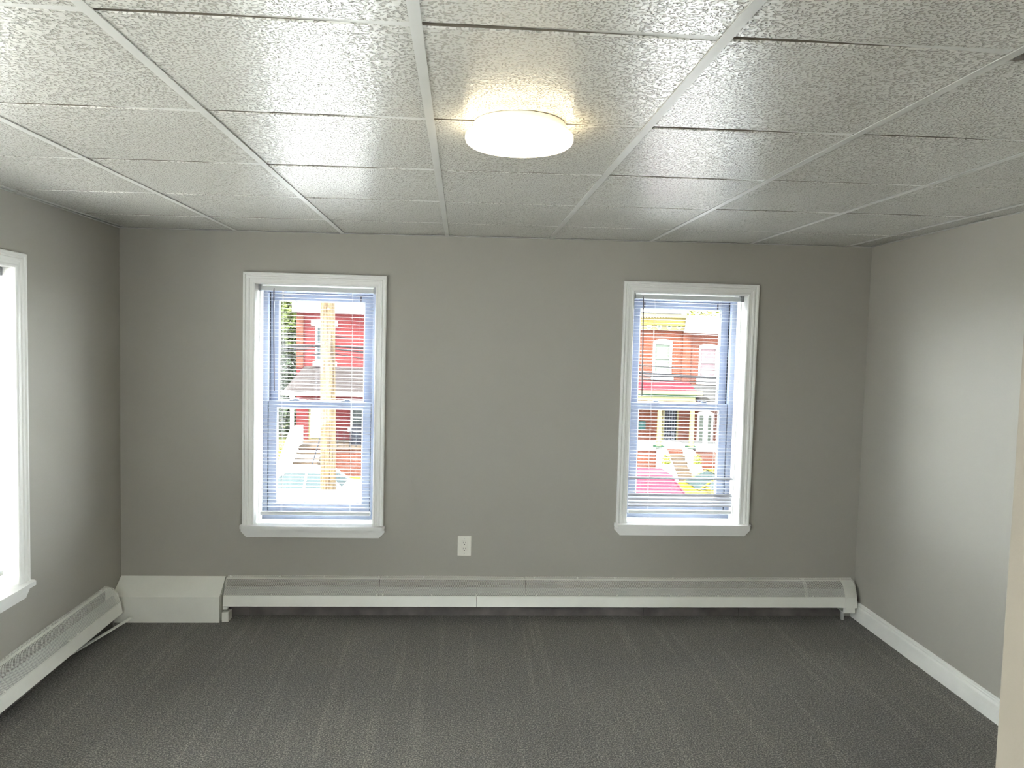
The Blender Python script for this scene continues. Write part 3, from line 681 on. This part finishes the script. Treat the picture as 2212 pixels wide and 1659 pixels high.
# hipped porch roof
PFY = FY - 2.3
e0, e1 = at(611, 846, PFY), at(612, 846, PFY); t0 = at(645, 792, FY)
xr = xa1 - 0.2
rise = 0
MB().add([(e0.x, PFY, e0.z), (xr + 0.6, PFY, e0.z), (xr - 0.3, FY, t0.z), (t0.x + 0.25, FY, t0.z), (e0.x, FY, e0.z), (xr + 0.6, FY, e0.z),
          (e0.x, PFY, e0.z - 0.04), (xr + 0.6, PFY, e0.z - 0.04), (e0.x, FY, e0.z - 0.04), (xr + 0.6, FY, e0.z - 0.04)],
         [(0, 1, 2, 3), (0, 3, 4), (1, 5, 2), (6, 8, 9, 7), (0, 6, 7, 1), (0, 4, 8, 6), (1, 7, 9, 5), (3, 2, 5, 4), (4, 5, 9, 8)]).build('porch_roof', M['shingle'], A)
# rows of shingles on the porch roof, each course a thin lapped strip
NC = 13
for k in range(NC):
    t = k / NC; t2 = (k + 1) / NC + 0.012
    def row(tt, lift):
        y = PFY + (FY - PFY) * tt; z = e0.z + (t0.z - e0.z) * tt + lift
        return (e0.x + (t0.x + 0.25 - e0.x) * tt, y, z), (xr + 0.6 + (-0.9) * tt, y, z)
    a, b = row(t, 0.035); c, d = row(min(t2, 1), 0.012)
    a2, b2 = row(t, 0.008)
    MB().add([a, b, d, c, a2, b2], [(0, 1, 2, 3), (0, 4, 5, 1), (3, 2, 5, 4), (0, 3, 4), (1, 5, 2)]).build('shingle_course', M['shingle'], A)
MB().box(e0.x - 0.05, xr + 0.65, PFY - 0.08, PFY + 0.02, e0.z - 0.14, e0.z + 0.01).build('gutter', M['ext_white'], A)
MB().box(e0.x, xr + 0.6, PFY, FY, e0.z - 0.13, e0.z - 0.05).build('porch_ceiling', M['ext_white'], A)
pfz = at(690, 953, FY).z                  # porch floor
PF = pfz
MB().box(e0.x + 0.1, xr + 0.4, PFY + 0.1, FY, G, PF).build('porch_base', M['brick_orange2'], A)
MB().box(e0.x + 0.0, xr + 0.5, PFY + 0.0, FY, PF, PF + 0.08).build('porch_floor', M['tan'], A)
for px in (631, 840):
    c = at(px, 900, PFY + 0.2).x
    MB().lathe([(0.12, PF + 0.08), (0.12, PF + 0.2), (0.085, PF + 0.24), (0.075, e0.z - 0.35), (0.11, e0.z - 0.25), (0.12, e0.z - 0.12)], 14, c, PFY + 0.2).build('porch_column', M['ext_white'], A, 40)
# stair down to the street with white side wall
sx0, sx1 = at(626, 990, PFY - 0.6).x, at(690, 990, PFY - 0.6).x
NS = 7
for k in range(NS):
    z1 = PF - (k + 1) * (PF - G) / (NS + 1) + 0.05
    MB().box(sx0 + 0.2, sx1, PFY - 0.32 * (k + 1), PFY - 0.32 * k + 0.02, G, z1).build('step', M['tan'], A)
    MB().box(sx0 + 0.2, sx1, PFY - 0.32 * (k + 1) - 0.03, PFY - 0.32 * k, z1, z1 + 0.04).build('tread', M['concrete'], A)
LS = 0.32 * NS
MB().prism([(PFY + 0.9, PF + 0.85), (PFY - 0.1, PF + 0.80), (PFY - LS, G + 0.75), (PFY - LS, G), (PFY + 0.9, G)], 'x', sx0 - 0.12, sx0 + 0.2).build('stair_side_wall', M['ext_white'], A)
MB().tube([(sx1 + 0.05, PFY - 0.1, PF + 0.9), (sx1 + 0.05, PFY - LS, G + 0.9)], 0.025, 6).tube([(sx1 + 0.05, PFY - 0.1, PF), (sx1 + 0.05, PFY - 0.1, PF + 0.9)], 0.02, 6).tube([(sx1 + 0.05, PFY - LS, G), (sx1 + 0.05, PFY - LS, G + 0.9)], 0.02, 6).build('handrail', M['ext_dark'], A)
rail_x0, rail_x1 = sx1 + 0.1, xr + 0.3
for k in range(24):
    x = rail_x0 + (rail_x1 - rail_x0) * k / 23
    MB().box(x - 0.012, x + 0.012, PFY + 0.10, PFY + 0.124, PF + 0.08, PF + 0.75).build('baluster', M['ext_dark'], A)
MB().box(rail_x0, rail_x1, PFY + 0.09, PFY + 0.135, PF + 0.74, PF + 0.79).build('porch_rail', M['ext_dark'], A)
g_ = at(776, 948, PFY + 0.9)
gr = thing('barbecue_grill', 'dark covered grill on the porch of the red house', 'grill', (g_.x + 0.1, PFY + 1.0, PF + 0.08))
MB().loft([[(-.40, -.25, .0), (.40, -.25, .0), (.40, .25, .0), (-.40, .25, .0)], [(-.42, -.28, .62), (.42, -.28, .62), (.42, .28, .62), (-.42, .28, .62)], [(-.36, -.2, .82), (.36, -.2, .82), (.36, .2, .82), (-.36, .2, .82)]]).build('cover', M['ext_dark'], gr)
MB().tube([(-.3, -.29, .56), (.3, -.29, .56)], 0.02, 6).build('handle', M['steel'], gr)

# houses B and C: orange brick row houses
zB = at(1430, 711, FY).z; zC = at(1510, 723, FY).z
xs_ = at(1474, 760, FY).x
hB2 = rect(1410, 1451, 739, 808); hBd = rect(1430, 1464, 880, 976); hC2 = rect(1509, 1549, 749, 817); hC1 = rect(1505, 1540, 893, 968)
B = house('brick_row_house', 'orange brick row house with yellow bracketed cornice and red porch roof', xs_ - 5.6, xs_, zB + 0.62, M['brick_orange'], [hB2, hBd])
C = house('brick_row_house', 'dull orange brick row house with plain white cornice and grey porch roof', xs_, xs_ + 5.6, zC + 0.66, M['brick_orange2'], [hC2, hC1])
# B cornice: crown, dentils, yellow frieze, white band with round brackets
bxp('cornice_crown', M['ext_cream'], B, 1190, 1480, 677, 684, FY - 0.55, FY + 0.3)
bxp('frieze', M['ext_yellow'], B, 1195, 1477, 684, 701, FY - 0.30, FY + 0.3)
bxp('cornice_band', M['ext_cream'], B, 1198, 1475, 701, 711.5, FY - 0.20, FY + 0.3)
k = 1196
while k < 1476:
    bxp('dentil', M['heater_in'], B, k, k + 3, 684.6, 687.4, FY - 0.34, FY - 0.29); k += 6
px = 1464
while px > 1200:
    p = at(px, 706, FY)
    MB().lathe([(0.001, 0.03), (0.115, 0.03), (0.12, 0.0), (0.001, 0.0)], 16).build('round_boss', M['ext_white'], B, 40, (p.x, FY - 0.20, p.z), (math.radians(90), 0, 0))
    n = 10
    MB().prism([(p.x + 0.075 * math.cos(math.pi * t / n), p.z - 0.03 + 0.075 * math.sin(math.pi * t / n)) for t in range(n + 1)], 'y', FY - 0.26, FY - 0.20).build('half_round', M['ext_green'], B)
    px -= 21.5
bxp('party_pilaster', M['brick_orange'], B, 1473, 1490, 712, 838, FY - 0.10, FY + 0.02)
far_window(B, hB2, M['ext_white'], M['ext_shade'], 0.10, 0.14)
bxp('sill', M['ext_white'], B, 1406, 1453, 810, 820, FY - 0.14, FY + 0.05)
bxp('cornice', M['ext_white'], C, 1476, 1760, 688, 723, FY - 0.40, FY + 0.3)
bxp('cornice_cap', M['ext_white'], C, 1474, 1765, 686, 690, FY - 0.52, FY + 0.3)
far_window(C, hC2, M['ext_white'], M['ext_curtain'], 0.08, 0.13)
bxp('sill', M['ext_white'], C, 1504, 1554, 818, 830, FY - 0.14, FY + 0.05)
far_window(C, hC1, M['ext_white'], M['ext_shade'], 0.10, 0.10)
# B porch
PBY = FY - 2.3
zb0 = at(1440, 852, PBY).z; zb1 = at(1440, 823, FY).z
xe = at(1510, 848, PBY).x; xt = at(1487, 824, FY).x; xw = xs_ - 5.4
MB().add([(xw, PBY, zb0 + .05), (xe, PBY, zb0 + .05), (xt, FY, zb1), (xw, FY, zb1), (xw, PBY, zb0), (xe, PBY, zb0), (xe, FY, zb0), (xw, FY, zb0)],
         [(0, 1, 2, 3), (1, 6, 2), (1, 5, 6), (0, 4, 5, 1), (4, 7, 6, 5), (0, 3, 7, 4), (3, 2, 6, 7)]).build('porch_roof', M['pink_roof'], B)
zf = lambda py: at(1440, py, PBY).z
MB().box(xw, xe + 0.12, PBY - 0.14, PBY + 0.02, zf(852), zf(844)).build('porch_fascia', M['ext_cream'], B)
MB().box(xw, xe - 0.12, PBY - 0.06, PBY + 0.02, zf(857), zf(852)).build('porch_green_band', M['ext_green'], B)
MB().box(xw, xe - 0.16, PBY - 0.04, FY, zf(866), zf(857)).build('porch_beam', M['ext_cream'], B)
pz = at(1450, 968, PBY).z
for px in (1424.5, 1494.5, 1330):
    cx = at(px, 920, PBY + 0.18).x
    MB().lathe([(0.125, pz + 0.06), (0.105, pz + 0.10), (0.10, pz + 1.2), (0.085, zf(870)), (0.12, zf(868)), (0.12, zf(865))], 16, cx, PBY + 0.18).build('porch_column', M['ext_cream'], B, 40)
    MB().box(cx - 0.2, cx + 0.2, PBY + 0.0, PBY + 0.38, pz, pz + 0.07).build('column_base', M['ext_green'], B)
xbr = at(1503, 975, PBY).x
MB().box(xw, xbr, PBY + 0.02, FY, G, pz - 0.10).build('porch_wall', M['brick_orange'], B)
MB().box(xw, at(1416, 975, PBY).x, PBY - 0.05, PBY + 0.40, pz - 0.11, pz + 0.0).build('coping', M['ext_white'], B)
MB().box(xw, xbr, PBY + 0.35, FY, pz - 0.12, pz - 0.02).build('porch_floor', M['concrete'], B)
x0, x1, z0, z1 = hBd
dr = MB().box(x0, x1, FY + 0.06, FY + 0.12, z0, z1).build('door', M['ext_dark'], B)
MB().wall(x0, x1, z0, z1, 0.12, [(x0 + 0.08, x1 - 0.06, z0, z1 - 0.08)]).build('door_frame', M['ext_cream'], dr, None, (0, FY - 0.04, 0))
sc = MB()
for k in range(5): sc.box(x0 + 0.1 + k * 0.115, x0 + 0.112 + k * 0.115, FY + 0.03, FY + 0.05, z0 + 0.05, z1 - 0.1)
sc.build('security_bars', M['iron'], dr)
random.seed(5)
for k in range(9):
    cx, cz, rr = x0 + 0.14 + (k % 3) * 0.19, z0 + 0.38 + (k // 3) * 0.22, 0.075
    MB().tube([(cx + rr * (1 - t / 22) * math.cos(t * 0.55 + k), FY + 0.035, cz + rr * (1 - t / 22) * math.sin(t * 0.55 + k)) for t in range(18)], 0.012, 5).build('scroll', M['iron'], dr)
bxp('wall_plaque', M['ext_teal'], B, 1379, 1394, 910, 929, FY - 0.05, FY + 0.01)
# B stair
sB0, sB1 = at(1446, 1000, PBY - 0.5).x, at(1482, 1000, PBY - 0.5).x
NSB = 6
for k in range(NSB):
    zz = pz - 0.1 - (k + 1) * (pz - 0.1 - G) / (NSB + 1)
    MB().box(sB0, sB1, PBY - 0.32 * (k + 1), PBY - 0.32 * k + 0.05, G, zz).build('step', M['tan'], B)
for xx in (sB0 - 0.42, sB1 + 0.02):
    MB().prism([(PBY + 0.1, pz - 0.05), (PBY - 0.3, pz - 0.08), (PBY - 1.9, G + 0.45), (PBY - 1.9, G), (PBY + 0.1, G)], 'x', xx, xx + 0.4).build('stair_cheek_wall', M['ext_white'], B)
# C porch
zc0 = at(1520, 866, PBY).z; zc1 = at(1520, 832, FY).z
xc0 = xs_ + 0.55
MB().add([(xc0, PBY, zc0 + .04), (xs_ + 5.4, PBY, zc0 + .04), (xs_ + 5.4, FY, zc1), (xc0 - 0.3, FY, zc1), (xc0, PBY, zc0 - .1), (xs_ + 5.4, PBY, zc0 - .1), (xs_ + 5.4, FY, zc0 - .1), (xc0 - 0.3, FY, zc0 - .1)],
         [(0, 1, 2, 3), (0, 4, 5, 1), (4, 7, 6, 5), (0, 3, 7, 4), (1, 5, 6, 2), (3, 2, 6, 7)]).build('porch_roof', M['shingle2'], C)
for k in range(11):
    t, t2 = k / 11, min(1, (k + 1) / 11 + .015)
    def rw(tt, lift): return (xc0 - 0.3 * tt, PBY + 2.3 * tt, zc0 + .04 + (zc1 - zc0 - .04) * tt + lift), (xs_ + 5.4, PBY + 2.3 * tt, zc0 + .04 + (zc1 - zc0 - .04) * tt + lift)
    a, b = rw(t, .035); c, d = rw(t2, .012); a2, b2 = rw(t, .006)
    MB().add([a, b, d, c, a2, b2], [(0, 1, 2, 3), (0, 4, 5, 1), (3, 2, 5, 4), (0, 3, 4), (1, 5, 2)]).build('shingle_course', M['shingle2'], C)
MB().box(xc0 + 0.2, xs_ + 5.4, PBY - 0.05, PBY + 0.05, zc0 - 0.28, zc0 - 0.02).build('porch_fascia', M['ext_white'], C)
MB().box(xbr + 0.02, xs_ + 5.4, PBY + 0.02, FY, G, pz - 0.1).build('porch_wall', M['brick_orange2'], C)
MB().box(xbr + 0.02, xs_ + 5.4, PBY - 0.04, FY, pz - 0.1, pz).build('porch_floor', M['ext_white'], C)
cx = at(1524, 920, PBY + 0.2).x
MB().lathe([(0.14, pz), (0.14, pz + 0.12), (0.10, pz + 0.2), (0.09, zc0 - 0.7), (0.16, zc0 - 0.45), (0.20, zc0 - 0.26)], 14, cx, PBY + 0.2).build('porch_column', M['ext_white'], C, 40)

# ---- foliage
def leaves(m, c, rad, n, size, rng):
    for _ in range(n):
        while True:
            p = Vector((rng.uniform(-1, 1), rng.uniform(-1, 1), rng.uniform(-1, 1)))
            if 0.25 < p.length < 1: break
        p = Vector((c[0] + p.x * rad[0], c[1] + p.y * rad[1], c[2] + p.z * rad[2]))
        a = Vector((rng.uniform(-1, 1), rng.uniform(-1, 1), rng.uniform(-.6, .6))).normalized(); b = a.orthogonal().normalized()
        b.rotate(Matrix.Rotation(rng.uniform(0, 6.28), 3, a)); nrm = a.cross(b)
        s_ = size * rng.uniform(0.6, 1.3)
        m.add([p - a * s_, p + b * s_ * .45 + nrm * s_ * .15, p + a * s_, p - b * s_ * .45 + nrm * s_ * .15], [(0, 1, 2), (0, 2, 3)])
def fol(name, mat, root, blobs, size, seed):
    rng = random.Random(seed); m = MB()
    for (c, rad, n) in blobs: leaves(m, c, rad, n, size, rng)
    me = bpy.data.meshes.new(name); me.from_pydata(m.v, [], m.f); me.materials.append(mat)
    return tag(link(name, me, root), kind='stuff')
def tree(label, x, y, h, trunk_r, groups, size, seed):
    t = thing('tree', label, 'tree', (x, y, G))
    MB().tube([(0, 0, 0), (0.05, 0, h * .2), (-0.1, 0.05, h * .45), (0.08, 0, h * .75)], [trunk_r, trunk_r * .8, trunk_r * .6, trunk_r * .25], 10).build('trunk', M['bark'], t, 60)
    for k in range(5):
        a = k * 1.3
        MB().tube([(0, 0, h * (.3 + .07 * k)), (math.cos(a) * 1.0, math.sin(a) * 1.0, h * (.42 + .07 * k)), (math.cos(a) * 1.9, math.sin(a) * 1.9, h * (.5 + .07 * k))], [trunk_r * .4, trunk_r * .25, trunk_r * .1], 6).build('branch', M['bark'], t, 60)
    for i, (mat, blobs) in enumerate(groups): fol('foliage', M[mat], t, blobs, size, seed + i)
    return t
TY = 42.0
tx = at(612, 800, TY).x
tree('tall leafy green tree beside the red house', tx - 0.3, TY, 11.0, 0.28, [
    ('leaf_light', [((0, 0, 9.4), (3.4, 2.6, 2.6), 6000)]),
    ('leaf_mid', [((0.2, -0.3, 6.6), (3.4, 2.8, 2.4), 5500)]),
    ('leaf_dark', [((0, 0, 4.2), (3.4, 2.8, 2.2), 4200), ((0, 0, 1.9), (3.4, 2.4, 1.9), 3000)])], 0.20, 11)
tp = at(1530, 676, 46.0)
tree('leafy tree rising behind the white cornice of the row house', tp.x, 46.0, tp.z - G + 0.4, 0.25, [
    ('leaf_light', [((-0.1, 0, tp.z - G - 0.9), (1.5, 1.8, 1.5), 800), ((-1.3, 0, tp.z - G - 0.6), (0.5, 0.8, 1.1), 160)]),
    ('leaf_mid', [((0.3, 0.4, tp.z - G - 2.4), (2.6, 2.2, 1.8), 900)])], 0.17, 23)
def shrub(label, px, py, y, zbase, r_, h, seed):
    x = at(px, py, y).x
    t = thing('shrub', label, 'shrub', (x, y, zbase))
    MB().tube([(0, 0, 0), (0.02, 0, h * .6)], [0.03, 0.015], 6).build('stem', M['bark'], t)
    fol('foliage', M['leaf_light'], t, [((0, 0, h * .55), (r_, r_, h * .5), 260)], 0.07, seed)
    return t
shrub('yellow-green shrub beside the steps nearer the wall plaque', 1440, 992, PBY - 1.0, pz - 0.85, 0.17, 0.75, 31)
shrub('yellow-green shrub beside the steps nearer the white porch', 1506, 990, PBY - 1.0, pz - 0.85, 0.17, 0.75, 32)
shrub('low olive shrub beside the white stair wall of the red house', 590, 960, PFY - 0.2, G, 0.40, 1.5, 33)

# ---- parked cars (all facing left along the far kerb)
def car(label, tail_x, y, paint_, length=4.3, height=1.46, notch=True, hard=False):
    root = thing('car', label, 'car', (tail_x, y, G - 0.10))
    # local: +x = rear; car spans x from -length to 0
    def sec(x, zb, zt, hw):             # rounded body section
        return [(x, -hw, zb), (x, -hw * 1.0, zb + (zt - zb) * .55), (x, -hw * .97, zb + (zt - zb) * .85), (x, -hw * .88, zt), (x, hw * .88, zt), (x, hw * .97, zb + (zt - zb) * .85), (x, hw, zb + (zt - zb) * .55), (x, hw, zb)]
    Lc = length
    st = [(-Lc, .38, .62, .70), (-Lc + .10, .24, .72, .80), (-Lc + .5, .20, .82, .87), (-Lc + 1.15, .20, .92, .89), (-Lc + 2.0, .20, .95, .90), (-1.2, .20, .98, .90), (-.6, .22, 1.00, .88), (-.12, .26, .96, .84), (0, .36, .86, .78)]
    MB().loft([sec(*s_) for s_ in st]).build('body', paint_, root, 35)
    bz = .93; rz_ = height
    xf0, xf1, xr1, xr0 = -Lc + 1.05, -Lc + 1.85, (-1.15 if notch else -.75), (-.55 if notch else -.12)
    def ring(x, z, hw): return [(x, -hw, z), (x, hw, z)]
    hb, ht = .80, .60
    base = [(xf0, -hb, bz), (xf0, hb, bz), (xr0, hb, bz), (xr0, -hb, bz)]; top = [(xf1, -ht, rz_ - .03), (xf1, ht, rz_ - .03), (xr1, ht, rz_ - .03), (xr1, -ht, rz_ - .03)]
    gh = MB().loft([base, top]).build('cab' if hard else 'greenhouse', paint_ if hard else M['car_glass'], root)
    if hard:
        MB().loft([[(xf0 + .04, -.66, bz + .06), (xf0 + .04, .66, bz + .06), (xf1 - .10, .52, rz_ - .07), (xf1 - .10, -.52, rz_ - .07)], [(xf0 - .01, -.66, bz + .06), (xf0 - .01, .66, bz + .06), (xf1 - .15, .52, rz_ - .07), (xf1 - .15, -.52, rz_ - .07)]]).build('windscreen', M['car_glass'], gh)
    MB().cbox(xf1 - .08, xr1 + .06, -ht - .03, ht + .03, rz_ - .05, rz_, .02).build('roof', paint_, root, 40)
    for sgn in (-1, 1):
        for (xb, xt) in ((xf0, xf1), (xr0, xr1), ((xf0 + xr0) / 2 + .1, (xf1 + xr1) / 2 + .05)):
            MB().tube([(xb, sgn * (hb + .005), bz - .02), (xt, sgn * (ht + .01), rz_ - .03)], .035, 6).build('pillar', paint_, root)
        for xw_ in (-Lc + .82, -.85):
            w_ = MB().lathe([(.001, -.1), (.2, -.1), (.30, -.09), (.315, -.05), (.315, .05), (.30, .09), (.2, .1), (.001, .1)], 20).build('wheel', M['tyre'], root, 40, (xw_, sgn * .80, .315), (math.radians(90), 0, 0))
            MB().lathe([(.001, -.112), (.19, -.108), (.20, .108), (.001, .112)], 14).build('hubcap', M['steel'], w_)
        MB().cbox(-.10, .01, sgn * .66 - .10, sgn * .66 + .10, .62, .86, .02).build('tail_light', M['tail'], root)
        MB().cbox(-Lc + .02, -Lc + .14, sgn * .58 - .12, sgn * .58 + .12, .56, .68, .02).build('headlight', M['steel'], root)
        MB().cbox(xf0 + .22, xf0 + .36, sgn * .90 - .07, sgn * .90 + .07, bz - .02, bz + .12, .02).build('wing_mirror', paint_, root)
    return root
CYR = 23.9
car('white car parked across the street behind the utility pole', at(788, 1050, CYR).x, CYR, M['car_white'])
car('tall faded red hardtop car standing before the row houses', at(1487, 1045, 22.6).x, 22.6, M['car_pink'], 4.2, 1.74, False, True)
car('yellow car parked by the kerb, half hidden by the faded red one', at(1493, 1045, 24.6).x - 1.05 + 4.3, 24.6, M['car_yellow'], 4.3, 1.42)
